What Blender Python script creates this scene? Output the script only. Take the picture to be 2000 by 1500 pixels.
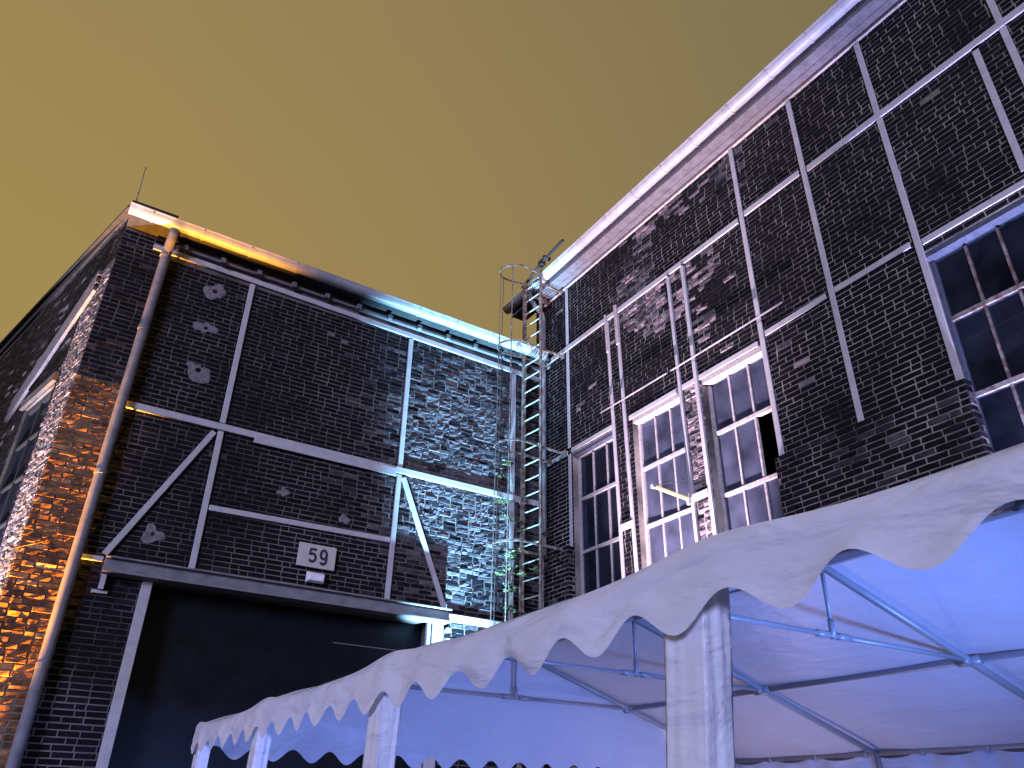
import bpy, bmesh, math, random
from mathutils import Vector, Matrix, noise
random.seed(59)
C = bpy.context.scene.collection
SC = bpy.context.scene
R_ = math.radians
for o in list(bpy.data.objects): bpy.data.objects.remove(o)

# ------------------------------------------------------------------ camera
yaw, pitch, roll = 0.550865, 0.507944, 0.0205124
f = Vector((math.sin(yaw)*math.cos(pitch), math.cos(yaw)*math.cos(pitch), math.sin(pitch)))
r = Vector((math.cos(yaw), -math.sin(yaw), 0)); u = r.cross(f)
r2 = r*math.cos(roll)+u*math.sin(roll); u2 = -r*math.sin(roll)+u*math.cos(roll)
cam = bpy.data.cameras.new('camera'); co = bpy.data.objects.new('camera', cam); C.objects.link(co)
M = Matrix((r2, u2, -f)).transposed().to_4x4(); M.translation = Vector((0, 0, 1.55)); co.matrix_world = M
cam.sensor_width = 36; cam.lens = 36*1507.15/2000; cam.clip_end = 500; cam.clip_start = 0.05
SC.camera = co

# ------------------------------------------------------------------ sky: light-polluted night overcast
W = bpy.data.worlds.new('World'); SC.world = W; W.use_nodes = True
nt = W.node_tree; N = nt.nodes; L = nt.links; N.clear()
out = N.new('ShaderNodeOutputWorld'); bg = N.new('ShaderNodeBackground'); L.new(bg.outputs[0], out.inputs[0])
tc = N.new('ShaderNodeTexCoord')
dt = N.new('ShaderNodeVectorMath'); dt.operation = 'DOT_PRODUCT'; L.new(tc.outputs['Generated'], dt.inputs[0])
dt.inputs[1].default_value = Vector((-0.35, 0.85, -0.05)).normalized()
nz = N.new('ShaderNodeTexNoise'); nz.inputs['Scale'].default_value = 1.6; nz.inputs['Detail'].default_value = 3; L.new(tc.outputs['Generated'], nz.inputs['Vector'])
ad = N.new('ShaderNodeMath'); ad.operation = 'MULTIPLY_ADD'; L.new(nz.outputs['Fac'], ad.inputs[0]); ad.inputs[1].default_value = 0.20; L.new(dt.outputs['Value'], ad.inputs[2])
cr = N.new('ShaderNodeValToRGB'); L.new(ad.outputs[0], cr.inputs[0])
e = cr.color_ramp.elements
e[0].position = 0.0; e[0].color = (0.20, 0.162, 0.082, 1)
e[1].position = 0.95; e[1].color = (0.365, 0.257, 0.085, 1)
m = cr.color_ramp.elements.new(0.5); m.color = (0.295, 0.214, 0.092, 1)
L.new(cr.outputs[0], bg.inputs[0]); bg.inputs[1].default_value = 1.0

# ------------------------------------------------------------------ lights
def aim(o, p): o.rotation_euler = (Vector(p)-o.location).to_track_quat('-Z', 'Y').to_euler()
sd = bpy.data.lights.new('yard_light', 'SUN'); sd.energy = 3.5; sd.color = (0.53, 0.56, 1.0); sd.angle = R_(14)
so = bpy.data.objects.new('yard_light', sd); C.objects.link(so); so.location = (-6, -6, 6); so.rotation_euler = Vector((0.68, 0.66, -0.13)).to_track_quat('-Z', 'Y').to_euler()
def spot(name, loc, to, power, col, deg, blend, rad=0.06):
    d = bpy.data.lights.new(name, 'SPOT'); d.energy = power; d.color = col; d.spot_size = R_(deg); d.spot_blend = blend; d.shadow_soft_size = rad
    o = bpy.data.objects.new(name, d); C.objects.link(o); o.location = loc; aim(o, to); return o
def point(name, loc, power, col, rad=0.15):
    d = bpy.data.lights.new(name, 'POINT'); d.energy = power; d.color = col; d.shadow_soft_size = rad
    o = bpy.data.objects.new(name, d); C.objects.link(o); o.location = loc; return o
spot('orange_uplight', (-0.62, 11.56, 0.2), (-0.05, 11.62, 6.0), 30000, (1, .40, .04), 30, .9)
spot('cyan_uplight', (6.02, 10.5, 0.25), (6.2, 11.7, 7.5), 48000, (.27, .64, 1.0), 31, .9)
spot('pink_uplight', (6.55, 8.15, 0.25), (7.9, 8.05, 8.2), 20000, (1, .76, .96), 46, .9)
spot('lavender_uplight', (-1.5, 12.7, 0.2), (-0.65, 12.6, 8.5), 15000, (.86, .8, 1), 40, .8)
spot('blue_uplight', (7.80, 3.05, 2.3), (7.81, 2.9, 9.0), 9500, (.52, .52, 1), 34, .9)
spot('tent_blue_light', (4.4, 0.2, 0.7), (4.6, 7.3, 2.7), 1150, (.17, .31, 1.0), 95, .9, .2)
point('tent_blue_glow', (4.6, 1.0, 0.5), 45, (.17, .31, 1.0))
point('tent_pink_light', (6.6, 6.0, 0.4), 42, (1, .72, .85))

SC.view_settings.view_transform = 'Standard'; SC.view_settings.look = 'None'; SC.view_settings.exposure = 0; SC.view_settings.gamma = 1
SC.render.resolution_x = 1024; SC.render.resolution_y = 768

# ------------------------------------------------------------------ materials
def mat(name, col, rough=.6, spec=.4, metal=0, noise_s=None, col2=None, bump=None, bump_s=40, lo=.35, hi=.65, detail=5):
    m = bpy.data.materials.new(name); m.use_nodes = True; nt = m.node_tree; b = nt.nodes['Principled BSDF']
    b.inputs['Roughness'].default_value = rough; b.inputs['Specular IOR Level'].default_value = spec; b.inputs['Metallic'].default_value = metal
    b.inputs['Base Color'].default_value = (*col, 1)
    t = nt.nodes.new('ShaderNodeTexCoord')
    if noise_s:
        n = nt.nodes.new('ShaderNodeTexNoise'); n.inputs['Scale'].default_value = noise_s; n.inputs['Detail'].default_value = detail; n.inputs['Roughness'].default_value = .65
        nt.links.new(t.outputs['Object'], n.inputs['Vector'])
        rp = nt.nodes.new('ShaderNodeValToRGB'); rp.color_ramp.elements[0].position = lo; rp.color_ramp.elements[1].position = hi
        rp.color_ramp.elements[0].color = (*col, 1); rp.color_ramp.elements[1].color = (*col2, 1)
        nt.links.new(n.outputs['Fac'], rp.inputs[0]); nt.links.new(rp.outputs[0], b.inputs['Base Color'])
    if bump:
        n2 = nt.nodes.new('ShaderNodeTexNoise'); n2.inputs['Scale'].default_value = bump_s; n2.inputs['Detail'].default_value = 4
        nt.links.new(t.outputs['Object'], n2.inputs['Vector'])
        bp = nt.nodes.new('ShaderNodeBump'); bp.inputs['Strength'].default_value = 1; bp.inputs['Distance'].default_value = bump
        nt.links.new(n2.outputs['Fac'], bp.inputs['Height']); nt.links.new(bp.outputs[0], b.inputs['Normal'])
    return m
def brick_mat(name, c0, c1, c2, raw):
    m = mat(name, c0, .6, .06, bump=.005, bump_s=55); nt = m.node_tree; b = nt.nodes['Principled BSDF']
    a = nt.nodes.new('ShaderNodeAttribute'); a.attribute_name = 'tone'
    rp = nt.nodes.new('ShaderNodeValToRGB'); el = rp.color_ramp.elements
    el[0].position = 0; el[0].color = (*c0, 1); el[1].position = 1; el[1].color = (*raw, 1)
    x = el.new(.55); x.color = (*c1, 1); x = el.new(.85); x.color = (*c2, 1)
    nt.links.new(a.outputs['Fac'], rp.inputs[0])
    n = nt.nodes.new('ShaderNodeTexNoise'); n.inputs['Scale'].default_value = 14; n.inputs['Detail'].default_value = 6
    t = nt.nodes.new('ShaderNodeTexCoord'); nt.links.new(t.outputs['Object'], n.inputs['Vector'])
    mp = nt.nodes.new('ShaderNodeMapRange'); mp.inputs[1].default_value = .3; mp.inputs[2].default_value = .7; mp.inputs[3].default_value = .55; mp.inputs[4].default_value = 1.35
    nt.links.new(n.outputs['Fac'], mp.inputs[0])
    mx = nt.nodes.new('ShaderNodeVectorMath'); mx.operation = 'SCALE'; nt.links.new(rp.outputs[0], mx.inputs[0]); nt.links.new(mp.outputs[0], mx.inputs['Scale'])
    nt.links.new(mx.outputs[0], b.inputs['Base Color'])
    return m
M_brick = brick_mat('soot_brick', (.0045, .0042, .006), (.009, .008, .0115), (.075, .068, .078), (.30, .225, .24))
M_brickP = brick_mat('orange_lit_brick', (.035, .02, .014), (.13, .062, .028), (.27, .12, .045), (.36, .2, .1))  # pillar brick made redder and lighter, orange lamp light put into its colour
M_brickS = brick_mat('pale_lit_brick', (.05, .045, .05), (.10, .09, .095), (.17, .15, .16), (.25, .22, .23))  # paler copy for the corner strip, lamp light painted into the brick
M_mortarL = mat('sooty_mortar', (.035, .031, .03), .9, .1, noise_s=.8, col2=(.155, .136, .122), lo=.36, hi=.64, bump=.006, bump_s=60, detail=9)
M_mortar = mat('lime_mortar', (.03, .027, .025), .9, .1, noise_s=.75, col2=(.28, .25, .22), lo=.36, hi=.62, bump=.006, bump_s=60, detail=9)
M_beam = mat('grey_beam_paint', (.31, .30, .315), .5, .35, noise_s=6, col2=(.39, .375, .385), bump=.001, bump_s=90)
_r = [n for n in M_beam.node_tree.nodes if n.type == 'VALTORGB'][0].color_ramp; _e = _r.elements.new(.73); _e.color = (.22, .14, .10, 1); _e = _r.elements.new(.69); _e.color = (.38, .365, .37, 1)
[n for n in M_beam.node_tree.nodes if n.type == 'TEX_NOISE'][0].inputs['Detail'].default_value = 9
M_zincdk = mat('weathered_zinc', (.23, .23, .24), .42, .45, .05, noise_s=5, col2=(.31, .31, .32))
M_zinc = mat('zinc_sheet', (.26, .26, .28), .42, .4, .05, noise_s=5, col2=(.34, .34, .36))
M_pipe = mat('old_grey_pipe', (.12, .118, .13), .6, .25, noise_s=5, col2=(.19, .185, .20))
M_bluefr = mat('dark_blue_grey_paint', (.035, .042, .065), .55, .3, noise_s=12, col2=(.06, .068, .095))
M_cage = mat('dark_rusty_steel', (.085, .05, .04), .65, .3, noise_s=9, col2=(.20, .185, .17), lo=.42, hi=.62)
M_frame = mat('chalky_white_paint', (.24, .21, .20), .6, .3, noise_s=22, col2=(.42, .38, .37))
M_framedk = mat('darker_window_paint', (.22, .2, .2), .6, .3, noise_s=18, col2=(.36, .33, .33))
M_rust = mat('rusty_galvanised_steel', (.11, .048, .032), .6, .35, noise_s=9, col2=(.27, .25, .22), lo=.42, hi=.64)
M_rung = mat('galvanised_rung', (.24, .24, .21), .5, .4, .1, noise_s=20, col2=(.34, .345, .31))
M_black = mat('black_steel', (.012, .012, .014), .5, .4)
M_roof = mat('tar_roof', (.02, .02, .022), .9, .2, noise_s=8, col2=(.035, .033, .033))
M_soffit = mat('soffit_board', (.085, .078, .088), .7, .2, noise_s=7, col2=(.13, .12, .135))
M_concrete = mat('sooty_frieze', (.05, .042, .04), .85, .2, noise_s=2.5, col2=(.11, .09, .08), bump=.006, bump_s=25)
M_plaster = mat('plaster_patch', (.10, .088, .09), .9, .2, noise_s=18, col2=(.19, .17, .175), bump=.004, bump_s=60)
M_door = mat('dark_sheet_door', (.004, .005, .008), .34, .16, .0, noise_s=3, col2=(.007, .009, .013))
M_sign = mat('enamel_sign', (.36, .325, .305), .5, .4, noise_s=10, col2=(.44, .40, .375))
M_digit = mat('black_digit_paint', (.02, .022, .04), .6, .3)
M_tube = mat('white_tube', (.34, .36, .39), .4, .5, .2)
M_asph = mat('asphalt', (.035, .035, .037), .85, .3, noise_s=30, col2=(.06, .06, .06), bump=.01, bump_s=50)
M_leaf = mat('leaf_green', (.025, .032, .010), .55, .2, noise_s=9, col2=(.055, .062, .022))
M_stem = mat('plant_stem', (.10, .09, .05), .8, .2)
M_yellow = mat('cream_bar_paint', (.72, .60, .20), .5, .4)
def glass_mat(name, dust_haze):
    m = bpy.data.materials.new(name); m.use_nodes = True; nt = m.node_tree; b = nt.nodes['Principled BSDF']; o = nt.nodes['Material Output']
    b.inputs['Base Color'].default_value = (.18, .20, .30, 1); b.inputs['Roughness'].default_value = .32; b.inputs['Specular IOR Level'].default_value = .25
    tr = nt.nodes.new('ShaderNodeBsdfTransparent'); tr.inputs[0].default_value = (.55, .6, .65, 1)
    mx = nt.nodes.new('ShaderNodeMixShader'); n = nt.nodes.new('ShaderNodeTexNoise'); n.inputs['Scale'].default_value = 2.2; n.inputs['Detail'].default_value = 4
    t = nt.nodes.new('ShaderNodeTexCoord'); nt.links.new(t.outputs['Object'], n.inputs['Vector'])
    mp = nt.nodes.new('ShaderNodeMapRange'); mp.inputs[1].default_value = .3; mp.inputs[2].default_value = .75; mp.inputs[3].default_value = dust_haze*.35; mp.inputs[4].default_value = dust_haze*1.4
    nt.links.new(n.outputs['Fac'], mp.inputs[0]); nt.links.new(mp.outputs[0], mx.inputs[0]); nt.links.new(tr.outputs[0], mx.inputs[1]); nt.links.new(b.outputs[0], mx.inputs[2]); nt.links.new(mx.outputs[0], o.inputs[0])
    return m
M_glass = glass_mat('dusty_haze_pane', .22); M_glassdk = glass_mat('dark_pane', .05)  # extra dust in the first one paints lamp haze on the lit panes
def fabric_mat(name, trans, rough=.27, bump=.006):
    m = mat(name, (.66, .69, .81), rough, .5, noise_s=1.3, col2=(.73, .76, .88)); nt = m.node_tree; b = nt.nodes['Principled BSDF']; o = nt.nodes['Material Output']
    t = nt.nodes.new('ShaderNodeTexCoord'); mpg = nt.nodes.new('ShaderNodeMapping'); mpg.inputs['Rotation'].default_value = (0, R_(25), R_(20)); mpg.inputs['Scale'].default_value = (1, .45, 1.6); nt.links.new(t.outputs['Object'], mpg.inputs[0])
    n = nt.nodes.new('ShaderNodeTexNoise'); n.inputs['Scale'].default_value = 5.5; n.inputs['Detail'].default_value = 4; n.inputs['Distortion'].default_value = .35; nt.links.new(mpg.outputs[0], n.inputs['Vector'])
    bp = nt.nodes.new('ShaderNodeBump'); bp.inputs['Distance'].default_value = bump*7; bp.inputs['Strength'].default_value = .9
    rg = nt.nodes.new('ShaderNodeTexNoise'); rg.noise_type = 'RIDGED_MULTIFRACTAL'; rg.inputs['Scale'].default_value = 1.7; rg.inputs['Detail'].default_value = 3.5; rg.inputs['Distortion'].default_value = .5; nt.links.new(mpg.outputs[0], rg.inputs['Vector'])
    ml = nt.nodes.new('ShaderNodeMath'); ml.operation = 'MULTIPLY_ADD'; ml.inputs[1].default_value = .9; nt.links.new(rg.outputs['Fac'], ml.inputs[0]); nt.links.new(n.outputs['Fac'], ml.inputs[2])
    nt.links.new(ml.outputs[0], bp.inputs['Height']); nt.links.new(bp.outputs[0], b.inputs['Normal'])
    tl = nt.nodes.new('ShaderNodeBsdfTranslucent'); tl.inputs[0].default_value = (.75, .74, .76, 1)
    mx = nt.nodes.new('ShaderNodeMixShader'); mx.inputs[0].default_value = trans
    nt.links.new(b.outputs[0], mx.inputs[1]); nt.links.new(tl.outputs[0], mx.inputs[2]); nt.links.new(mx.outputs[0], o.inputs[0])
    return m
M_pvc = fabric_mat('white_pvc_canopy', .30)
M_roofpvc = fabric_mat('white_pvc_roof', .2, .4, .003)
M_curt = fabric_mat('white_pvc_side', .2)

# ------------------------------------------------------------------ mesh helpers
class MB:
    def __init__(s): s.v = []; s.f = []; s.m = []; s.t = []
    def add(s, vs, fs, mi=0, tone=0.0):
        b = len(s.v); s.v += [tuple(p) for p in vs]
        for q in fs: s.f.append([b+i for i in q]); s.m.append(mi); s.t.append(tone)
    def hexa(s, p, mi=0, tone=0.0):   # p: 4 bottom, 4 top
        s.add(p, [(0,3,2,1),(4,5,6,7),(0,1,5,4),(1,2,6,5),(2,3,7,6),(3,0,4,7)], mi, tone)
    def box(s, a, b, mi=0):
        (x0,y0,z0),(x1,y1,z1) = a, b
        s.hexa([(x0,y0,z0),(x1,y0,z0),(x1,y1,z0),(x0,y1,z0),(x0,y0,z1),(x1,y0,z1),(x1,y1,z1),(x0,y1,z1)], mi)
    def tube(s, pts, rad, n=10, cap=True, mi=0):
        pts = [Vector(p) for p in pts]; rings = []
        pu = None
        for i, p in enumerate(pts):
            d = (pts[min(i+1, len(pts)-1)]-pts[max(i-1, 0)]).normalized()
            a = d.cross(Vector((0,0,1))) if abs(d.z) < .95 else d.cross(Vector((0,1,0)))
            if pu is not None:
                a = pu-d*pu.dot(d)
            a.normalize(); pu = a; b = d.cross(a)
            rr = rad[i] if isinstance(rad, (list, tuple)) else rad
            rings.append([p+(a*math.cos(2*math.pi*k/n)+b*math.sin(2*math.pi*k/n))*rr for k in range(n)])
        vs = [q for rg in rings for q in rg]; fs = []
        for i in range(len(pts)-1):
            for k in range(n): fs.append((i*n+k, i*n+(k+1) % n, (i+1)*n+(k+1) % n, (i+1)*n+k))
        if cap: fs.append(tuple(range(n-1, -1, -1))); fs.append(tuple((len(pts)-1)*n+k for k in range(n)))
        s.add(vs, fs, mi)
    def bar(s, a, b, w, h, up=(0,0,1), mi=0):   # rectangular bar from a to b; w across, h along up
        a, b, up = Vector(a), Vector(b), Vector(up); d = (b-a).normalized(); sd = d.cross(up).normalized()*w/2; uu = sd.cross(d).normalized()*h/2
        s.hexa([a-sd-uu, a+sd-uu, b+sd-uu, b-sd-uu, a-sd+uu, a+sd+uu, b+sd+uu, b-sd+uu], mi)
    def build(s, name, mats, parent=None, smooth=False, bevel=0):
        me = bpy.data.meshes.new(name); me.from_pydata(s.v, [], s.f)
        mats = mats if isinstance(mats, (list, tuple)) else [mats]
        for m_ in mats: me.materials.append(m_)
        me.polygons.foreach_set('material_index', s.m)
        if any(s.t):
            at = me.attributes.new('tone', 'FLOAT', 'FACE'); at.data.foreach_set('value', s.t)
        if smooth: me.polygons.foreach_set('use_smooth', [True]*len(s.f))
        me.update()
        bm = bmesh.new(); bm.from_mesh(me); bmesh.ops.recalc_face_normals(bm, faces=bm.faces); bm.to_mesh(me); bm.free()
        o = bpy.data.objects.new(name, me); C.objects.link(o)
        if parent: o.parent = parent; o.matrix_parent_inverse = Matrix.Translation(-parent.location) if True else Matrix()
        if bevel:
            md = o.modifiers.new('bevel', 'BEVEL'); md.width = bevel; md.segments = 2; md.limit_method = 'ANGLE'
        return o
def thing(name, label, cat, loc, group=None):
    o = bpy.data.objects.new(name, None); C.objects.link(o); o.location = loc; o.empty_display_size = .3
    o['label'] = label; o['category'] = cat
    if group: o['group'] = group
    return o
class Frame:
    def __init__(s, O, U, Nn): s.O, s.U, s.N = Vector(O), Vector(U).normalized(), Vector(Nn).normalized()
    def p(s, u_, z, n=0): return s.O+s.U*u_+Vector((0,0,z))+s.N*n

# wall sheet with holes (front at n=0, back at n=-th) plus laid bricks standing proud of the mortar
def wall_sheet(mb, F, u0, u1, z0, z1, holes, th=.3, mi=0):
    us = sorted({u0, u1, *[h[k] for h in holes for k in (0, 1) if u0 < h[k] < u1]})
    zs = sorted({z0, z1, *[h[k] for h in holes for k in (2, 3) if z0 < h[k] < z1]})
    solid = lambda i, j: 0 <= i < len(us)-1 and 0 <= j < len(zs)-1 and not any(h[0] < (us[i]+us[i+1])/2 < h[1] and h[2] < (zs[j]+zs[j+1])/2 < h[3] for h in holes)
    for i in range(len(us)-1):
        for j in range(len(zs)-1):
            if not solid(i, j): continue
            a, b, c, d = us[i], us[i+1], zs[j], zs[j+1]
            for n in (0, -th): mb.add([F.p(a,c,n), F.p(b,c,n), F.p(b,d,n), F.p(a,d,n)], [(0,1,2,3)], mi)
            for (ii, jj, q) in ((i-1,j,((a,c),(a,d))), (i+1,j,((b,c),(b,d))), (i,j-1,((a,c),(b,c))), (i,j+1,((a,d),(b,d)))):
                if not solid(ii, jj):
                    (p0, p1) = q; mb.add([F.p(*p0,0), F.p(*p1,0), F.p(*p1,-th), F.p(*p0,-th)], [(0,1,2,3)], mi)
def lay_bricks(mb, F, u0, u1, z0, z1, holes, rough=lambda u_, z: .35, raw=lambda u_, z: 0.0, mi=1, row=.0785, base=.0):
    rnd = random.Random(int((u0+z1)*1000)); j = 0; z = z0
    while z+row*.6 < z1:
        h = row-.0135; spans = [(u0, u1)]
        for hl in holes:
            if hl[2] < z+h and hl[3] > z:
                ns = []
                for a, b in spans:
                    if hl[1] <= a or hl[0] >= b: ns.append((a, b))
                    else:
                        if hl[0]-a > .03: ns.append((a, hl[0]))
                        if b-hl[1] > .03: ns.append((hl[1], b))
                spans = ns
        for a, b in spans:
            x = a-(0 if j % 2 == 0 else .13)-(rnd.random()*.03)
            while x < b-.03:
                ln = .24 if rnd.random() > .22 else .115
                p, q = max(x, a), min(x+ln, b); x += ln+.012+rnd.random()*.004
                if q-p < .035: continue
                uc, zc = (p+q)/2, z+h/2
                rg = rough(uc, zc); rw = raw(uc, zc)
                if rnd.random() < .0012: continue
                pr = base+.0065+rnd.uniform(-.002, .0025)+rg*rg*rnd.uniform(-.003, .012)
                tone = min(.86, max(.02, rnd.gauss(.30, .09+.08*rg)+.52*rg*rg))  # rough zones also lightened: lamp light painted into the brick tone
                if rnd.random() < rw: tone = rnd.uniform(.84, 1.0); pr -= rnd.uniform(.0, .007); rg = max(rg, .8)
                jt = .0016+rg*rg*.0095
                c = .004+rg*rg*.006
                ju = lambda: rnd.uniform(-1, 1)*(.0026+rg*.0028)
                lo = z+ju()*.7; hi = z+h+ju()*.7
                fr = [(p+c+ju(), lo+c*.8), (q-c+ju(), lo+c*.8+ju()*.6), (q-c+ju(), hi-c*.8), (p+c+ju(), hi-c*.8+ju()*.6)]
                bk = [(p, lo), (q, lo), (q, hi), (p, hi)]
                tn, tu = rnd.uniform(-1,1)*jt, rnd.uniform(-1,1)*jt*.7
                dn = [-tn-tu, -tn+tu, tn+tu, tn-tu]
                vs = [F.p(*bk[k], -.004) for k in range(4)]+[F.p(*fr[k], max(.0015, pr+dn[k]+rnd.uniform(-1,1)*jt*.6)) for k in range(4)]
                if rg > .5:   # rough fired face: add a wavy middle column
                    um = (p+q)/2+rnd.uniform(-.02, .02); k0 = len(vs)
                    vs += [F.p(um, lo+c*.5+ju(), max(.002, pr+rnd.uniform(-1,1)*jt)), F.p(um, hi-c*.5+ju(), max(.002, pr+rnd.uniform(-1,1)*jt))]
                    mb.add(vs, [(4,8,9,7),(8,5,6,9),(0,1,5,8,4),(1,2,6,5),(2,3,7,9,6),(3,0,4,7)], mi, tone)
                else:
                    mb.add(vs, [(4,5,6,7),(0,1,5,4),(1,2,6,5),(2,3,7,6),(3,0,4,7)], mi, tone)
        z += row; j += 1

# ================================================================== GROUND
g = MB(); g.box((-60, -60, -.3), (60, 60, 0)); go = g.build('ground', M_asph); go['kind'] = 'structure'

# ================================================================== RIGHT HALL (front plane x = 8, facing -x)
FR = Frame((8, 0, 0), (0, 1, 0), (-1, 0, 0))
hall = thing('brick_hall', 'long dark brick hall with tall pink-lit windows and a pale gutter on the right', 'building', (8, 4, 0))
WIN = [(9.48, 10.78), (7.84, 9.04), (6.14, 7.38), (2.44, 3.66), (-1.4, -.16)]
WZ0, WZ1 = 2.6, 7.52
holesR = [(a, b, WZ0, WZ1) for a, b in WIN]
def nz2(u_, z, s, k): return noise.noise(Vector((u_*s, z*s, k)))
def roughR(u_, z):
    v = .10+max(0, nz2(u_, z, .55, 3.1))*(2.0 if 5.9 < u_ < 9.9 and z > 7.5 else .3)  # higher in the pink-lit area, where it also lightens the bricks
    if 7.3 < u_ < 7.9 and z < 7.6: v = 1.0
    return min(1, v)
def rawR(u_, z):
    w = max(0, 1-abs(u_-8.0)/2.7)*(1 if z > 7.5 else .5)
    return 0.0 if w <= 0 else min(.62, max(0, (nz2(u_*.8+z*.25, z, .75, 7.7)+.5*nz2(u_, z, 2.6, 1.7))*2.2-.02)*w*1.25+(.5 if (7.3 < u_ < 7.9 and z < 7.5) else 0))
wb = MB(); wall_sheet(wb, FR, -5, 12.03, 0, 11.45, holesR, .3)
lay_bricks(wb, FR, -5, 12.03, 0, 11.42, holesR, roughR, rawR)
wb.build('wall', [M_mortar, M_brick], hall)
# end wall and back so that the hall is closed
eb = MB(); eb.box((8.302, 11.73, 0), (17, 12.03, 11.45)); eb.box((17.002, -5, 0), (17.3, 12.03, 11.45)); eb.box((8.302, -5, 0), (17, -4.7, 11.45)); eb.build('back_wall', M_concrete, hall)
eb = MB(); eb.box((8.303, -4.69, 11.452), (17, 11.72, 11.50)); eb.build('ceiling', M_concrete, hall)
# projecting brick plinths under and between the windows
for (a, b, top) in ((10.80, 11.74, 5.70), (3.56, 6.14, 5.70), (-.10, 2.40, 5.72)):
    pb = MB(); FP = Frame((7.87, 0, 0), (0, 1, 0), (-1, 0, 0))
    pb.box((7.87, a, 0), (7.998, b, top)); lay_bricks(pb, FP, a, b, 0, top+.01, [], lambda u_, z: .55, lambda u_, z: 0)
    for uu, nn in ((a, -1), (b, 1)):
        FS = Frame((7.868, uu, 0), (1, 0, 0), (0, nn, 0)); lay_bricks(pb, FS, 0, .125, 0, top, [], lambda u_, z: .5, lambda u_, z: 0)
    pb.build('plinth', [M_mortar, M_brick], hall)
# steel framing
def beamR(y0, z0, y1, z1, w=.078, n=.03, name='steel_beam', m_=None, n0=.012):
    b = MB(); A, B = FR.p(y0, z0, (n+n0)/2), FR.p(y1, z1, (n+n0)/2)
    d = (B-A).normalized(); side = d.cross(FR.N)
    b.bar(A, B, n-n0, w, up=side); return b.build(name, m_ or M_beam, hall, bevel=.006)
beamR(10.85, 7.66, 10.85, 11.38, .085); beamR(10.85, 5.72, 10.85, 7.52, .085)
for (y, zt, zb) in ((6.13, 11.38, 5.72), (4.92, 11.46, 5.72), (3.68, 11.42, 5.72)): beamR(y, zt, y-.03, zb, .082, .034)
beamR(2.36, 9.78, 2.36, 7.8); beamR(2.02, 11.4, 2.02, 5.75); beamR(.9, 11.4, .9, 5.75); beamR(-.2, 11.4, -.2, 7.8)
for (a, b, z) in ((6.20, 11.74, 9.88), (4.99, 6.06, 9.92), (-5, 4.85, 9.88)): beamR(a, z, b, z, .105, .038)
for (a, za, b, zb) in ((10.91, 7.57, 11.74, 7.57), (9.5, 7.585, 10.79, 7.585), (6.2, 7.57, 9.1, 7.56), (4.99, 7.69, 6.05, 7.66), (3.75, 7.72, 4.85, 7.70), (-5, 7.66, 3.61, 7.66)): beamR(a, za, b, zb, .088, .03)
# slim pairs of posts beside the pink-lit windows
beamR(9.55, 9.80, 9.41, 2.7, .05, .055); beamR(9.25, 9.80, 9.07, 2.7, .055, .055)
beamR(7.84, 9.79, 7.74, 2.7, .06, .055); beamR(7.48, 9.79, 7.38, 2.7, .07, .055)
beamR(9.555, 9.95, 9.53, 9.1, .045, .085, 'post_sleeve', M_frame, .057); beamR(9.25, 10.0, 9.225, 9.12, .075, .085, 'post_sleeve', M_frame, .057)
for (a, b) in ((9.12, 9.44), (7.44, 7.76)): beamR(a, 5.68, b, 5.68, .10, .07, 'cross_tie')
cb = MB(); pts = [FR.p(9.75-4.15*k/16, 7.915-.012*math.sin(math.pi*k/16), .12) for k in range(17)]; cb.tube(pts, .016, 8); cb.build('conduit', M_pipe, hall, True)
# windows
for wi, (a, b) in enumerate(WIN):
    lit = wi in (1, 2); mf = M_frame if lit else (M_framedk if wi == 0 else M_bluefr); mm = M_framedk  # uplit windows get paler frames and hazier glass, light put into their colour
    w = MB(); x0, x1 = 8.11, 8.19; ft = .05
    w.box((x0, a+.002, WZ0+.002), (x1, a+ft, WZ1-.002)); w.box((x0, b-ft, WZ0+.002), (x1, b-.002, WZ1-.002))
    w.box((x0, a+ft+.001, WZ1-.07), (x1, b-ft-.001, WZ1-.003)); w.box((x0, a+ft+.001, WZ0+.003), (x1, b-ft-.001, WZ0+.08))
    wo = w.build('window', mf, hall, bevel=.005)
    iw = (b-a-2*ft)/3; cols = [a+ft+iw*k for k in range(4)]; rows = [WZ0+.08, 3.62, 4.62, 5.61, 6.60, WZ1-.07]
    mb = MB()
    for z in rows[1:-1]: mb.box((8.115, a+ft+.001, z-.028), (8.185, b-ft-.001, z+.028))
    for c in cols[1:-1]:
        for k in range(len(rows)-1): mb.box((8.125, c-.015, rows[k]+.03), (8.175, c+.015, rows[k+1]-.03))
    mb.build('glazing_bars', M_frame if lit else (M_framedk if wi == 0 else M_cage), wo)
    for k in range(3):
        for j in range(len(rows)-1):
            if wi == 2 and k == 0 and j == 3: continue     # a missing pane
            q = MB(); tx = random.uniform(-.006, .006)
            y0, y1, z0, z1 = cols[k]+.012, cols[k+1]-.012, rows[j]+.022, rows[j+1]-.022
            q.hexa([(8.146+tx,y0,z0),(8.150+tx,y0,z0),(8.150-tx,y1,z0),(8.146-tx,y1,z0),(8.146+tx,y0,z1),(8.150+tx,y0,z1),(8.150-tx,y1,z1),(8.146-tx,y1,z1)])
            q.build('pane', M_glass if lit else M_glassdk, wo)
    sl = MB(); sl.box((7.85, a+.003, WZ0-.10), (8.10, b-.003, WZ0-.002)); sl.build('sill', M_concrete, wo)
    ld = MB(); ld.box((8.004, a+.003, WZ1-.075), (8.108, b-.003, WZ1-.0025)); ld.build('head_board', M_framedk if lit else M_bluefr, wo)
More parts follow.
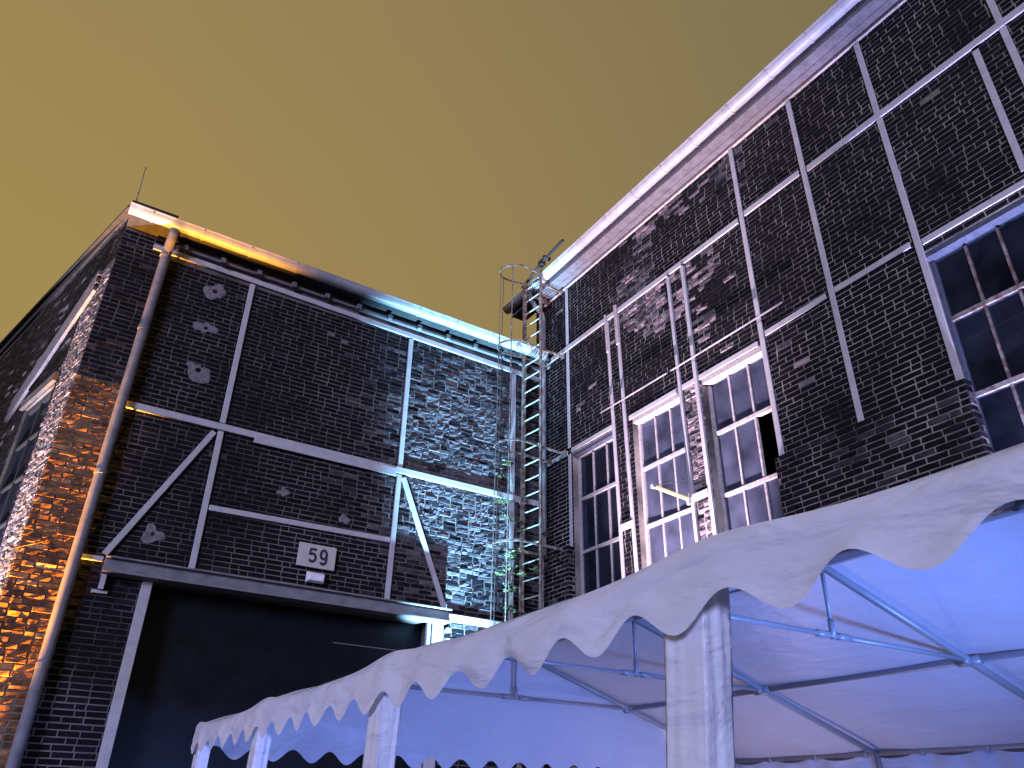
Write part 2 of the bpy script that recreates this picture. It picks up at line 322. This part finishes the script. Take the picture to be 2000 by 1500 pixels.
# eaves
sf = MB()
for k in range(4): sf.box((7.66+k*.086, -5, 11.452+.006*(k % 2)), (7.742+k*.086, 12.5, 11.49))
sf.build('soffit', M_soffit, hall)
tr = MB(); tr.box((7.955, -5, 11.385), (7.998, 11.9, 11.448)); tr.build('cornice_trim', M_frame, hall, bevel=.008)
fa = MB(); fa.box((7.625, -5, 11.43), (7.655, 12.5, 11.70)); fa.build('fascia', M_soffit, hall)
rf = MB(); rf.hexa([(7.56,-5,11.73),(17.4,-5,12.9),(17.4,12.5,12.9),(7.56,12.5,11.73),(7.56,-5,11.77),(17.4,-5,12.98),(17.4,12.5,12.98),(7.56,12.5,11.77)]); rf.build('roof', M_roof, hall)
def gutter(A, B, outn, rad, n=12, th=.006):
    A, B, outn = Vector(A), Vector(B), Vector(outn); b = MB(); seg = 24; up = Vector((0,0,1)); rings = []
    for i in range(seg+1):
        P = A.lerp(B, i/seg)+up*random.uniform(-.004, .004)
        sec = [P+outn*rad*math.cos(t)-up*rad*math.sin(t) for t in [math.pi*k/n for k in range(n+1)]]
        bead = P+outn*(rad+.012)+up*.012
        inn = [P+outn*(rad-th)*math.cos(t)-up*(rad-th)*math.sin(t)+up*.001 for t in [math.pi*k/n for k in range(n+1)]]
        rings.append([bead+up*.006, bead+outn*.008-up*.004]+sec+inn[::-1])
    m_ = len(rings[0]); vs = [q for rg in rings for q in rg]; fs = []
    for i in range(seg):
        for k in range(m_): fs.append((i*m_+k, i*m_+(k+1) % m_, (i+1)*m_+(k+1) % m_, (i+1)*m_+k))
    fs += [tuple(range(m_)), tuple(seg*m_+k for k in range(m_))]
    b.add(vs, fs); return b
def hoop_strip(P, outn, dirn, rad, wd):
    b = MB(); P, outn, dirn = Vector(P), Vector(outn), Vector(dirn); up = Vector((0,0,1)); n = 10; vs = []
    for k in range(n+1):
        t = math.pi*k/n; q = P+outn*(rad)*math.cos(t)-up*(rad)*math.sin(t); q2 = P+outn*(rad+.005)*math.cos(t)-up*(rad+.005)*math.sin(t)
        vs += [q-dirn*wd/2, q+dirn*wd/2, q2+dirn*wd/2, q2-dirn*wd/2]
    fs = []
    for k in range(n):
        for e_ in range(4): fs.append((k*4+e_, k*4+(e_+1) % 4, (k+1)*4+(e_+1) % 4, (k+1)*4+e_))
    fs += [(0,1,2,3), (n*4,n*4+1,n*4+2,n*4+3)]
    b.add(vs, fs); return b
gu = gutter((7.515, -5, 11.66), (7.515, 12.52, 11.60), (-1, 0, 0), .105).build('gutter', M_zinc, hall, True)
for k in range(22):
    y = -4.6+k*.79+random.uniform(-.05, .05); hoop_strip((7.515, y, 11.66-.06*(y+5)/17.5), (-1,0,0), (0,1,0), .109, .035).build('gutter_bracket', M_zinc, gu)
dp = MB(); dp.tube([(7.5, 11.55, 11.5), (7.52, 11.56, 11.38), (7.66, 11.58, 11.22), (7.86, 11.6, 11.1), (7.9, 11.6, 10.98), (7.9, 11.6, 8), (7.9, 11.6, 4), (7.9, 11.6, 0)], .055, 12); dp.build('downpipe', M_pipe, hall, True)

# ================================================================== LEFT GATE BUILDING (front plane y = 11.75, facing -y)
FL = Frame((0, 11.75, 0), (1, 0, 0), (0, -1, 0))
gate = thing('gate_building', 'lower sooty brick building with steel framing and a wide dark gateway on the left', 'building', (4, 11.75, 0))
XL = -.27; DX0, DX1, DZ = 1.43, 5.76, 4.29
holesL = [(DX0, DX1, -.1, DZ)]
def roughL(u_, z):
    d = math.hypot((u_-6.3)/2.3, (z-7.2)/3.2)  # centred on the cyan-lit area; paints its bricks lighter too
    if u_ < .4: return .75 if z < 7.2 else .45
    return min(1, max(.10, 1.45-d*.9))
wl = MB(); wall_sheet(wl, FL, XL, 7.99, 0, 9.9, holesL, .35)
lay_bricks(wl, FL, .40, 7.99, 0, 9.50, holesL, roughL, lambda u_, z: 0)
lay_bricks(wl, FL, XL, .36, 0, 7.06, [], roughL, lambda u_, z: .12, mi=2)
lay_bricks(wl, FL, XL, .36, 7.066, 9.80, [], roughL, lambda u_, z: .0)
wl.build('wall', [M_mortarL, M_brick, M_brickP], gate)
# side wall, turned away from the gate front
ang = R_(-14.3); FSd = Frame((XL, 11.75, 0), (math.sin(ang), math.cos(ang), 0), (-math.cos(ang), math.sin(ang), 0))
holesS = [(1.05, 2.45, 4.4, 7.3), (4.4, 5.8, 4.4, 7.3), (7.8, 9.2, 4.4, 7.3)]
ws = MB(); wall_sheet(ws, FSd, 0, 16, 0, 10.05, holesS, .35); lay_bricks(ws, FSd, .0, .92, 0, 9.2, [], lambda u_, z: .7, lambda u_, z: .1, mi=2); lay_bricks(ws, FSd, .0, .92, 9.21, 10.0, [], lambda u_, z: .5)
lay_bricks(ws, FSd, .932, 11, 0, 10.0, holesS, lambda u_, z: .5, lambda u_, z: .03)
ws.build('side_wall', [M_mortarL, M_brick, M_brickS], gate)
for (a, b, z0, z1) in holesS:
    w = MB(); pp = lambda u_, z, n: FSd.p(u_, z, n)
    def sb(mb_, a_, b_, c_, d_, n0, n1): mb_.hexa([pp(a_,c_,n0), pp(b_,c_,n0), pp(b_,c_,n1), pp(a_,c_,n1), pp(a_,d_,n0), pp(b_,d_,n0), pp(b_,d_,n1), pp(a_,d_,n1)])
    sb(w, a+.003, a+.07, z0+.003, z1-.003, -.12, -.04); sb(w, b-.07, b-.003, z0+.003, z1-.003, -.12, -.04); sb(w, a+.071, b-.071, z1-.09, z1-.003, -.12, -.04); sb(w, a+.071, b-.071, z0+.003, z0+.07, -.12, -.04)
    wo = w.build('window', M_black, gate)
    w = MB(); sb(w, a+.072, b-.072, z0+.071, z1-.091, -.10, -.095); w.build('pane', M_glassdk, wo)
    w = MB(); sb(w, (a+b)/2-.02, (a+b)/2+.02, z0+.071, z1-.091, -.094, -.05)
    for k in range(1, 4): zz = z0+(z1-z0)*k/4; sb(w, a+.072, (a+b)/2-.021, zz-.02, zz+.02, -.094, -.05); sb(w, (a+b)/2+.021, b-.072, zz-.02, zz+.02, -.094, -.05)
    w.build('glazing_bars', M_black, wo)
    w = MB(); sb(w, a-.08, b+.08, z1+.003, z1+.16, .012, .07); w.build('lintel', M_concrete, gate)
for dz in (0, .155, .31):  # boards widened and stacked to draw the lilac light streak below the eave
    b = MB(); b.bar(FSd.p(.45, 9.12-dz, .04), FSd.p(3.4, 7.72-dz, .04), .05, .125, up=(0,0,1)); b.build('streak_brace', M_soffit, gate)
kb = MB(); kb.box((XL+.36, 18.9, 0), (8, 19.2, 9.88)); kb.box((8.002, 12.05, 0), (8.25, 19.2, 9.88)); kb.build('back_wall', M_concrete, gate)
def beamL(x0, z0, x1, z1, w=.095, n=.045, name='steel_beam', m_=None, n0=.012):
    b = MB(); A, B = FL.p(x0, z0, (n+n0)/2), FL.p(x1, z1, (n+n0)/2)
    d = (B-A).normalized(); side = d.cross(FL.N); b.bar(A, B, n-n0, w, up=side); return b.build(name, m_ or M_beam, gate, bevel=.006)
beamL(.2, 9.63, 7.95, 9.505, .10, .05)
beamL(.48, 6.77, 7.95, 6.76, .11, .058)
beamL(2.38, 6.70, 4.86, 6.70, .15, .085, 'cover_plate', n0=.066)
beamL(1.855, 9.53, 1.865, 6.84, .088); beamL(1.87, 6.70, 1.885, 4.50, .088)
beamL(4.91, 9.48, 4.93, 6.83, .088); beamL(4.93, 6.69, 4.92, 4.52, .088); beamL(7.24, 9.45, 7.25, 6.83, .10); beamL(7.25, 6.69, 7.27, 4.48, .10)
beamL(1.94, 5.46, 4.87, 5.50, .085)
beamL(1.77, 6.66, .74, 4.54, .085, .055, 'diagonal_brace'); beamL(5.01, 6.65, 5.96, 4.52, .085, .055, 'diagonal_brace')
beamL(.45, 4.47, .74, 4.47, .07, .05)
beamL(6.02, 4.39, 7.95, 4.38, .12, .06)
li = MB()   # rolled steel gate lintel: web with two flanges
li.box((.76, 11.56, 4.288), (5.98, 11.738, 4.452)); li.box((.755, 11.47, 4.454), (5.985, 11.738, 4.474)); li.box((.755, 11.47, 4.262), (5.985, 11.738, 4.286))
li.build('gate_lintel', M_pipe, gate, bevel=.003)
br = MB(); br.box((.77, 11.62, 4.06), (.83, 11.735, 4.26)); br.box((.70, 11.70, 4.02), (.90, 11.738, 4.058)); br.build('lintel_bracket', M_beam, gate)
br = MB(); br.tube([(6.02, 11.69, 4.16), (6.02, 11.64, 4.16)], .05, 12); br.tube([(6.02, 11.69, 4.02), (6.02, 11.62, 4.0)], .035, 10); br.build('lintel_fitting', M_frame, gate)
jb = MB(); jb.box((1.29, 11.70, 0), (1.425, 11.739, 4.258)); jb.build('gate_jamb', M_beam, gate, bevel=.004)
jb = MB(); jb.box((5.765, 11.70, 0), (5.955, 11.739, 4.258)); jb.box((5.70, 11.76, 0), (5.757, 11.84, 4.27)); jb.build('gate_jamb', M_beam, gate, bevel=.004)
gd = MB(); gd.box((1.0, 12.105, 0), (6.2, 12.15, 4.6)); gdo = gd.build('gate_door', M_door, gate)
gs = MB(); gs.box((4.25, 12.099, 3.832), (5.40, 12.1035, 3.842)); gs.build('door_seam', M_pipe, gdo)
# eaves
eb = MB(); eb.box((XL, 11.40, 9.86), (7.95, 11.748, 9.90)); eb.build('soffit', M_roof, gate)
eb = MB(); eb.box((XL+.8, 11.645, 9.70), (7.95, 11.735, 9.755)); eb.build('cornice_ledge', M_soffit, gate, bevel=.008)
eb = MB(); eb.box((XL+.7, 11.726, 9.585), (7.95, 11.737, 9.70)); eb.box((XL+.7, 11.722, 9.757), (7.95, 11.736, 9.858)); eb.build('frieze', M_concrete, gate)
for k in range(12):
    x = .62+k*.62
    eb = MB(); eb.box((x, 11.56, 9.665+random.uniform(-.01,.01)), (x+.085, 11.642, 9.76)); eb.build('rafter_end', M_soffit, gate, bevel=.006)
gl = gutter((XL-.03, 11.365, 9.97), (7.78, 11.365, 9.90), (0, -1, 0), .115).build('gutter', M_zincdk, gate, True)
for k in range(10): x = .05+k*.8; hoop_strip((x, 11.365, 9.97-.07*(x+.3)/8), (0,-1,0), (1,0,0), .119, .03).build('gutter_bracket', M_zincdk, gl)
rb = MB(); rb.hexa([(-2.3,20,10.9),(XL-.06,11.42,10.0),(8.2,11.42,10.0),(8.2,20,10.9),(-2.3,20,10.98),(XL-.06,11.42,10.045),(8.2,11.42,10.045),(-2.3+10.5,20,10.98)]); rb.build('roof', M_roof, gate)
rb = MB(); rb.box((XL-.02, 11.33, 10.03), (.42, 11.6, 10.10)); rb.build('roof_edge_board', M_black, gate)
pf = MB()
pf.hexa([FSd.p(-.05,10.03,-.3), FSd.p(16,10.03,-.3), FSd.p(16,10.03,.05), FSd.p(-.05,10.03,.05), FSd.p(-.05,10.17,-.3), FSd.p(16,10.17,-.3), FSd.p(16,10.17,.05), FSd.p(-.05,10.17,.05)]); pf.build('side_coping', M_roof, gate)
dpm = MB(); dpm.tube([(.42, 11.40, 9.93), (.42, 11.41, 9.74), (.415, 11.48, 9.63), (.41, 11.585, 9.52), (.41, 11.60, 9.38), (.40, 11.60, 7), (.40, 11.6, 3), (.40, 11.6, 0)], .075, 14)
dpo = dpm.build('downpipe', M_pipe, gate, True)
for z in (9.45, 8.02, 5.62, 3.05): cm = MB(); cm.tube([(.40, 11.6, z-.03), (.40, 11.6, z+.03)], .083, 14); cm.bar((.40,11.66,z), (.40,11.735,z), .03, .03); cm.build('pipe_clip', M_pipe, dpo)
for (x, z, s) in ((1.29, 9.16, .20), (1.29, 8.42, .15), (1.33, 7.64, .21), (1.27, 4.93, .15), (3.0, 5.95, .09), (4.05, 5.72, .10)):
    p = MB(); n = 22; vs = []
    rr = [s*(.85+.75*noise.noise(Vector((1.1*math.cos(2*math.pi*k/n), 1.1*math.sin(2*math.pi*k/n), x*3+z)))+.12*random.random()) for k in range(n)]
    for k in range(n): t = 2*math.pi*k/n; vs.append(FL.p(x+rr[k]*1.1*math.cos(t), z+rr[k]*math.sin(t)*(.85), .012))
    for k in range(n): t = 2*math.pi*k/n; vs.append(FL.p(x+rr[k]*.9*math.cos(t), z+rr[k]*math.sin(t)*.74, .019))
    fs = [(k, (k+1) % n, n+(k+1) % n, n+k) for k in range(n)]+[tuple(n+k for k in range(n))]
    if s > .12:
        p.add(vs, fs[:-1]); hole = [FL.p(x+s*.2*math.cos(2*math.pi*k/n), z+s*.2*math.sin(2*math.pi*k/n), .016) for k in range(n)]
        p.add(vs[n:]+hole, [(k, (k+1) % n, n+(k+1) % n, n+k) for k in range(n)])
    else: p.add(vs, fs)
    p.build('plaster_patch', M_plaster, gate)
hk = MB(); hk.tube([(.02, 11.735, 4.62), (-.02, 11.6, 4.55), (-.2, 11.35, 4.40), (-.33, 11.2, 4.3)], .012, 6); hk.build('wall_hook', M_rust, gate)

# ================================================================== house number, lamp, rod
sg = thing('house_number_sign', 'cream rectangular house number plate reading 59 above the dark gateway', 'sign', (3.66, 11.73, 5.0))
b = MB(); b.box((3.36, 11.665, 4.82), (3.965, 11.70, 5.185)); b.box((3.44, 11.70, 4.86), (3.88, 11.735, 5.12)); b.build('plate', M_sign, sg, bevel=.006)
def ribbon(pts, w, x0, z0, y=11.662, th=.003):
    b = MB(); pts = [Vector((p[0], 0, p[1])) for p in pts]; vs = []
    for i, p in enumerate(pts):
        d = (pts[min(i+1, len(pts)-1)]-pts[max(i-1, 0)]).normalized(); n = Vector((-d.z, 0, d.x))*w/2
        for q in (p-n, p+n): vs += [(x0+q.x, y, z0+q.z), (x0+q.x, y-th+.0, z0+q.z)]
    fs = []
    for i in range(len(pts)-1):
        k = i*4; fs += [(k+1, k+3, k+7, k+5), (k, k+4, k+6, k+2), (k, k+1, k+5, k+4), (k+2, k+6, k+7, k+3)]
    fs += [(0,2,3,1), (len(vs)-4, len(vs)-3, len(vs)-1, len(vs)-2)]
    b.add(vs, fs); return b
arc = lambda cx, cz, rx, rz, a0, a1, n=14: [(cx+rx*math.cos(R_(a0+(a1-a0)*k/n)), cz+rz*math.sin(R_(a0+(a1-a0)*k/n))) for k in range(n+1)]
five = ribbon([(.115, .215), (.02, .215), (.014, .125)]+arc(.06, .085, .05, .062, 120, -150), .040, 3.53, 4.885)
five.v = five.v; five.build('digit', M_digit, sg)
nine = ribbon(arc(.06, .155, .047, .068, 0, 359, 24), .040, 3.705, 4.885); nb = ribbon([(.107, .155), (.107, .075)]+arc(.06, .062, .047, .055, 10, -150), .040, 3.705, 4.885, 11.6612)
k0 = len(nine.v); nine.v += nb.v; nine.f += [[i+k0 for i in q] for q in nb.f]; nine.m += nb.m; nine.t += nb.t; nine.build('digit', M_digit, sg)
lp = thing('bulkhead_lamp', 'small unlit prismatic wall lamp right below the 59 plate', 'lamp', (3.67, 11.73, 4.68))
b = MB(); b.box((3.56, 11.70, 4.63), (3.80, 11.737, 4.77)); b.build('base', M_black, lp)
M_lens = mat('prismatic_glass', (.55, .53, .58), .12, .6, noise_s=30, col2=(.75, .72, .8))
b = MB(); b.hexa([(3.535,11.66,4.585),(3.825,11.66,4.585),(3.80,11.58,4.61),(3.56,11.58,4.61),(3.535,11.66,4.755),(3.825,11.66,4.755),(3.80,11.58,4.71),(3.56,11.58,4.71)]); b.box((3.54,11.662,4.59),(3.82,11.698,4.75))
b.build('diffuser', M_lens, lp, bevel=.014)
rd = MB(); rd.tube([(-.24, 11.42, 10.0), (-.25, 11.42, 10.4), (-.27, 11.42, 10.86)], [.010, .008, .006], 6); rd.tube([(-.27, 11.42, 10.85), (-.272, 11.42, 10.885)], .016, 6)
ro = rd.build('lightning_rod', M_rust); ro['label'] = 'thin lightning rod on the roof corner of the gate building'; ro['category'] = 'lightning rod'

# ================================================================== wall bracket with pale bar between the lit windows
ab = thing('wall_arm', 'short pale cream arm jutting from the brick pier between two lit windows', 'bracket', (7.93, 7.78, 5.66))
b = MB(); b.bar((7.90, 7.80, 5.66), (7.47, 8.02, 5.83), .06, .035); b.build('arm', M_yellow, ab, bevel=.004)
b = MB(); b.box((7.88, 7.77, 5.58), (7.915, 7.83, 5.74)); b.build('wall_plate', M_frame, ab)
b = MB(); b.tube([(7.46, 8.02, 5.85), (7.92, 7.80, 5.97)], .006, 6); b.build('stay', M_rung, ab)
b = MB(); b.box((7.40, 8.0, 5.81), (7.47, 8.06, 5.86)); b.build('end_clip', M_frame, ab)

# ================================================================== caged ladder
la = thing('caged_ladder', 'rusty steel ladder with safety cage climbing the inner corner of the two brick walls', 'ladder', (7.35, 11.2, 0))
RX, RY, LX, LY = 7.385, 10.95, 7.33, 11.45
for (x, y, zt) in ((RX, RY, 11.72), (LX, LY, 11.66)):
    b = MB(); b.box((x-.03, y-.012, 0.05), (x+.03, y+.012, zt)); b.box((x-.03, y+.0125 if y > 11.2 else y-.052, .05), (x-.02, y+.055 if y > 11.2 else y-.0125, zt)); b.build('rail', M_rust, la)
z = .40
while z < 11.65:
    b = MB(); b.tube([(RX, RY+.013, z), (LX, LY-.013, z)], .013, 8); b.build('rung', M_rung, la); z += .315
hoopz = [2.6, 3.9, 5.68, 7.58, 9.74, 11.60]
def hoop_pts(z):
    pts = []; cx, cy = 7.0, 11.2
    pts.append((RX-.03, RY, z))
    for k in range(19):
        t = R_(-68-(224)*k/18); pts.append((cx-.02+.41*math.cos(t), cy+.30*math.sin(t)+.02, z-.05*max(0, -math.cos(t))))
    pts.append((LX-.03, LY, z)); return pts
for z in hoopz:
    b = MB(); P = [Vector(p) for p in hoop_pts(z)]
    for i in range(len(P)-1):
        d = (P[i+1]-P[i]).normalized(); b.bar(P[i]-d*.003, P[i+1]+d*.003, .008, .04)
    b.build('hoop', M_cage, la)
hp = hoop_pts(0)
for k in (6, 10, 15):
    p = hp[k]; b = MB(); b.bar((p[0], p[1], 2.55), (p[0], p[1], 11.56), .022, .006, up=(p[0]-7.0, p[1]-11.2, 0)); b.build('cage_bar', M_cage, la)
for z in (11.35, 9.73, 7.57, 5.68, 3.2):
    for (x, y) in ((RX, RY), (LX, LY)):
        b = MB(); b.bar((x+.03, y, z), (7.93, y+.02, z), .012, .045); b.box((7.925, y-.05, z-.05), (7.935, y+.07, z+.05)); b.build('wall_bracket', M_rust, la)
b = MB(); b.tube([(7.36, 11.62, 11.62), (7.38, 10.9, 11.86), (7.38, 10.12, 11.93)], .032, 10); b.box((7.33, 10.83, 11.78), (7.43, 10.97, 11.90)); b.tube([(7.30, 10.72, 11.86), (7.46, 10.72, 11.86)], .045, 10)
b.build('top_arm', M_black, la)

# ================================================================== climbing plant
cp = thing('climbing_plant', 'sparse green climbing plant growing up through the ladder cage', 'plant', (7.15, 11.45, 0))
st = MB(); rp = random.Random(4); lf = MB()
def leaf(base, d, s):
    d = d.normalized(); sd = d.cross(Vector((rp.uniform(-1,1), rp.uniform(-1,1), rp.uniform(-.3,1)))).normalized(); up = sd.cross(d)
    a = base; m1 = base+d*s*.5; tip = base+d*s
    lf.add([a, m1+sd*s*.22+up*s*.05, tip-up*s*.06, m1-sd*s*.22+up*s*.05], [(0,1,2),(0,2,3)])
def frond(base, d, ln):
    pts = [base+d*ln*k/6+Vector((0,0,-.06*ln*(k/6)**2*4)) for k in range(7)]; st.tube(pts, [.006-.0006*k for k in range(7)], 5)
    for k in range(1, 7):
        for s_ in (-1, 1):
            sd = d.cross(Vector((0,0,1))).normalized()*s_; leaf(pts[k], (sd+d*.5+Vector((0,0,rp.uniform(-.3,.2)))), rp.uniform(.07, .12))
for (x, y, z0, z1) in ((7.05, 11.38, 0, 7.3), (7.20, 11.55, 0, 6.3), (7.55, 11.2, 0, 6.6)):
    P = [Vector((x+.05*math.sin(z*2.1+x), y+.04*math.cos(z*1.7), z)) for z in [z0+(z1-z0)*k/24 for k in range(25)]]
    st.tube(P, [.016-.0005*k for k in range(25)], 6)
for (x, y, z, n) in ((6.98, 11.35, 7.2, 2), (6.98, 11.35, 6.9, 1), (7.0, 11.35, 6.45, 2), (7.1, 11.35, 6.15, 2), (7.1, 11.4, 5.95, 1), (7.0, 11.3, 5.45, 3), (6.95, 11.3, 5.2, 4), (7.05, 11.35, 4.95, 3), (7.55, 11.2, 5.9, 2), (7.6, 11.2, 5.6, 2), (7.55, 11.15, 5.2, 2), (7.2, 11.4, 4.6, 5), (7.0, 11.3, 4.0, 6), (7.2, 11.4, 3.2, 8), (7.0, 11.4, 2.4, 8)):
    for k in range(n): frond(Vector((x+rp.uniform(-.05,.05), y+rp.uniform(-.05,.05), z+rp.uniform(-.08,.08))), Vector((rp.uniform(-1,.6), rp.uniform(-.8,.4), rp.uniform(-.1,.7))).normalized(), rp.uniform(.16, .32))
st.build('stems', M_stem, cp, True); lf.build('leaves', M_leaf, cp)

# ================================================================== PARTY TENT
tent = thing('party_tent', 'white party tent with scalloped valance and blue-lit inside in front of the buildings', 'tent', (4.5, 2.3, 0))
th = R_(-.859); TT = Vector((math.sin(th), -math.cos(th), 0)); TW = Vector((math.cos(th), math.sin(th), 0)); E0 = Vector((1.539, 7.334, 0))
def tp(s, w, z): return E0+TT*s+TW*w+Vector((0,0,z))
NB, WD, EZ, RZ = 5, 6.07, 2.125, 3.07; LEN = NB*2.0
def roofz(w): return EZ+(RZ-EZ)*(1-abs(w-WD/2)/(WD/2))
def valz(s, ph=.1): return 1.963+.028*min(1, max(0, (s-4.6)/1.8))-.040*math.cos(2*math.pi*(s-ph)/.34)
# canopy: both slopes, gable ends and the hanging valances as one skin
for side in (0, 1):
    b = MB(); ns, nw = 140, 18; vs = []
    for i in range(ns+1):
        s = LEN*i/ns
        for j in range(nw+1):
            q = j/nw; w = q*WD/2; w = w if side == 0 else WD-w
            sag = -.035*math.sin(math.pi*((s/2) % 1))*math.sin(math.pi*q*.9+.2)*.6
            rd_ = -.02*max(0, 1-q/.06) if q < .06 else 0
            bmp = .028*math.exp(-(((s+1) % 2-1)/.28)**2)*(1-q)**2
            z = roofz(w)+.026+bmp+sag+rd_+.004*nz2(s*2, w*2, 1.3, 2)
            vs.append(tp(s, w-(.02 if side == 0 else -.02)*(1-q), z))
    fs = [(i*(nw+1)+j, i*(nw+1)+j+1, (i+1)*(nw+1)+j+1, (i+1)*(nw+1)+j) for i in range(ns) for j in range(nw)]
    b.add(vs, fs); b.build('roof_sheet', M_roofpvc, tent, True)
    b = MB(); ns = 600; nz_ = 9; vs = []
    for i in range(ns+1):
        s = LEN*i/ns; w = -.03 if side == 0 else WD+.03; zb = valz(s)
        leg = min(abs(s-2*k) for k in range(NB+1))
        for j in range(nz_+1):
            q = j/nz_; z = (2.143+.028*math.exp(-(((s+1) % 2-1)/.28)**2))*(1-q)+zb*q-.012*math.sin(math.pi*((s/2) % 1))*(1-q)
            o_ = (.006*math.sin(s*9+q*2)+.035*nz2(s*1.1, q*.9, 1, 5)+.008*nz2(s*3+q*4, q*2.5, 1, 9))*q-.03*q*0+(-.012*math.sin(q*math.pi*.5)) - (.018 if q < .12 else .02)*0
            o_ += -.018*min(1, q*6)
            vs.append(tp(s, w+(o_ if side == 0 else -o_), z))
    fs = [(i*(nz_+1)+j, i*(nz_+1)+j+1, (i+1)*(nz_+1)+j+1, (i+1)*(nz_+1)+j) for i in range(ns) for j in range(nz_)]
    b.add(vs, fs); vo = b.build('valance', M_pvc, tent, True)
    hm = MB()
for end in (0, 1):
    s0 = -.035 if end == 0 else LEN+.035; b = MB(); n = 400; nz_ = 10; vs = []
    for i in range(n+1):
        w = WD*i/n; top = roofz(w)+.035; zb = 1.955-.05*math.cos(2*math.pi*(w-.31)/.333)
        for j in range(nz_+1):
            q = j/nz_; z = top*(1-q)+zb*q; low = max(0, (2.2-z)/.25)
            vs.append(tp(s0+(-1 if end == 0 else 1)*(.015*low*math.sin(w*11)+.01*nz2(w*2, z*2, 1, 4)), w, z))
    fs = [(i*(nz_+1)+j, i*(nz_+1)+j+1, (i+1)*(nz_+1)+j+1, (i+1)*(nz_+1)+j) for i in range(n) for j in range(nz_)]
    b.add(vs, fs); b.build('gable_sheet', M_roofpvc, tent, True)
# frame
TR = .026
for k in range(NB+1):
    s = 2.0*k if 0 < k < NB else (.04 if k == 0 else LEN-.04)
    for (wa, wb) in ((.02, WD/2), (WD-.02, WD/2)):
        b = MB(); b.tube([tp(s, wa, roofz(wa)-.005), tp(s, wb, roofz(wb)-.005)], TR, 12); b.build('rafter', M_tube, tent, True)
    b = MB(); b.tube([tp(s, WD/2-1.5, 2.60), tp(s, WD/2-.08, 2.60)], .017, 10); b.tube([tp(s, WD/2+.08, 2.60), tp(s, WD/2+1.5, 2.60)], .017, 10); b.build('tie_bar', M_tube, tent, True)
    b = MB(); b.tube([tp(s, WD/2-.16, 2.60), tp(s, WD/2-.04, 2.60)], .024, 10); b.tube([tp(s, WD/2+.04, 2.60), tp(s, WD/2+.16, 2.60)], .024, 10); b.tube([tp(s, WD/2-.05, 2.60), tp(s, WD/2+.05, 2.60)], .016, 8); b.build('tie_clamp', M_tube, tent, True)
    b = MB(); b.tube([tp(s, WD/2, 2.58), tp(s, WD/2, 2.70)], .022, 10); b.tube([tp(s, WD/2, 2.70), tp(s, WD/2, RZ-.03)], .015, 10); b.build('king_post', M_tube, tent, True)
    for w in (0, WD):
        sp = (s-.155 if 0 < k < NB else s) if w == 0 else s
        b = MB(); b.tube([tp(sp, w+(.03 if w == 0 else -.03), 0), tp(sp, w+(.03 if w == 0 else -.03), EZ)], .03, 12); b.build('pole', M_tube, tent, True)
for w in (.03, WD/2-1.5, WD/2, WD/2+1.5, WD-.03):
    b = MB(); zz = roofz(w)-(.005 if .1 < w < WD-.1 else .0); b.tube([tp(.03, w, zz), tp(LEN-.03, w, zz)], .024, 12); b.build('purlin', M_tube, tent, True)
for k in range(NB+1):   # node clamps
    s = 2.0*k if 0 < k < NB else (.04 if k == 0 else LEN-.04)
    for w in (WD/2-1.5, WD/2+1.5):
        b = MB(); z = roofz(w)-.01; b.tube([tp(s-.09, w, z), tp(s+.09, w, z)], .034, 10); b.tube([tp(s, w, z-.02), tp(s, w+(.07 if w < WD/2 else -.07), 2.60)], .022, 8); b.build('frame_joint', M_tube, tent, True)
# sleeves of canopy fabric round the near poles
for k in range(NB):
    s = (2.0*k-.16 if k else .09); b = MB(); n = 26; nzz = 40; vs = []
    for j in range(nzz+1):
        z = 2.12*(1-j/nzz)+.02
        for i in range(n+1):
            t = i/n    # L-shaped: across the front then back along the near side, then return
            if i <= 15: x, y = (-.07+.145*i/15), -.06
            else: x, y = .072, -.06+.09*(i-16)/(n-16)
            t = min(i, 15)/26 if i <= 15 else (i-1)/26
            wr = .014*nz2(t*5+k*3, z*2.2, 1, k)+.010*nz2(t*12, z*3+t*6, 1, k+4)
            if i <= 15: y += wr*.4*(1-i/15)**.3
            else: x += wr*.9*min(1, (i-16)/3)
            fl = .02*(1-z/2.1)
            vs.append(tp(s+x+.10*(z-1.66), .03+y, z))
    b.add(vs, [(j*(n+1)+i, j*(n+1)+i+1, (j+1)*(n+1)+i+1, (j+1)*(n+1)+i) for j in range(nzz) for i in range(n) if i != 15])
    o = b.build('pole_sleeve', M_curt, tent, True); md = o.modifiers.new('s', 'SOLIDIFY'); md.thickness = .002
# far side wall hanging in folds from the far eave purlin
b = MB(); n = 420; nzz = 24; vs = []
for i in range(n+1):
    s = .05+(LEN-.1)*i/n; hang = abs(math.sin(math.pi*s/.62))
    for j in range(nzz+1):
        q = j/nzz; z = (2.135-.05*hang*(1-q)**2)*(1-q)+.02*q
        w = WD+.01+.045*math.sin(s*2*math.pi/.31+.8*math.sin(z*3))*(.35+.65*q)*.6+.03*nz2(s*2.5, z*.8, 1, 3)-.03*hang*(1-q)
        vs.append(tp(s, w-.02, z))
b.add(vs, [(i*(nzz+1)+j, i*(nzz+1)+j+1, (i+1)*(nzz+1)+j+1, (i+1)*(nzz+1)+j) for i in range(n) for j in range(nzz)]); b.build('side_curtain', M_curt, tent, True)
for k in range(17):
    s = .02+.62*k
    if s > LEN: break
    b = MB(); b.tube([tp(s, WD-.05, 2.10), tp(s, WD-.02, 2.19)], .02, 8); b.build('curtain_clip', M_tube, tent, True)
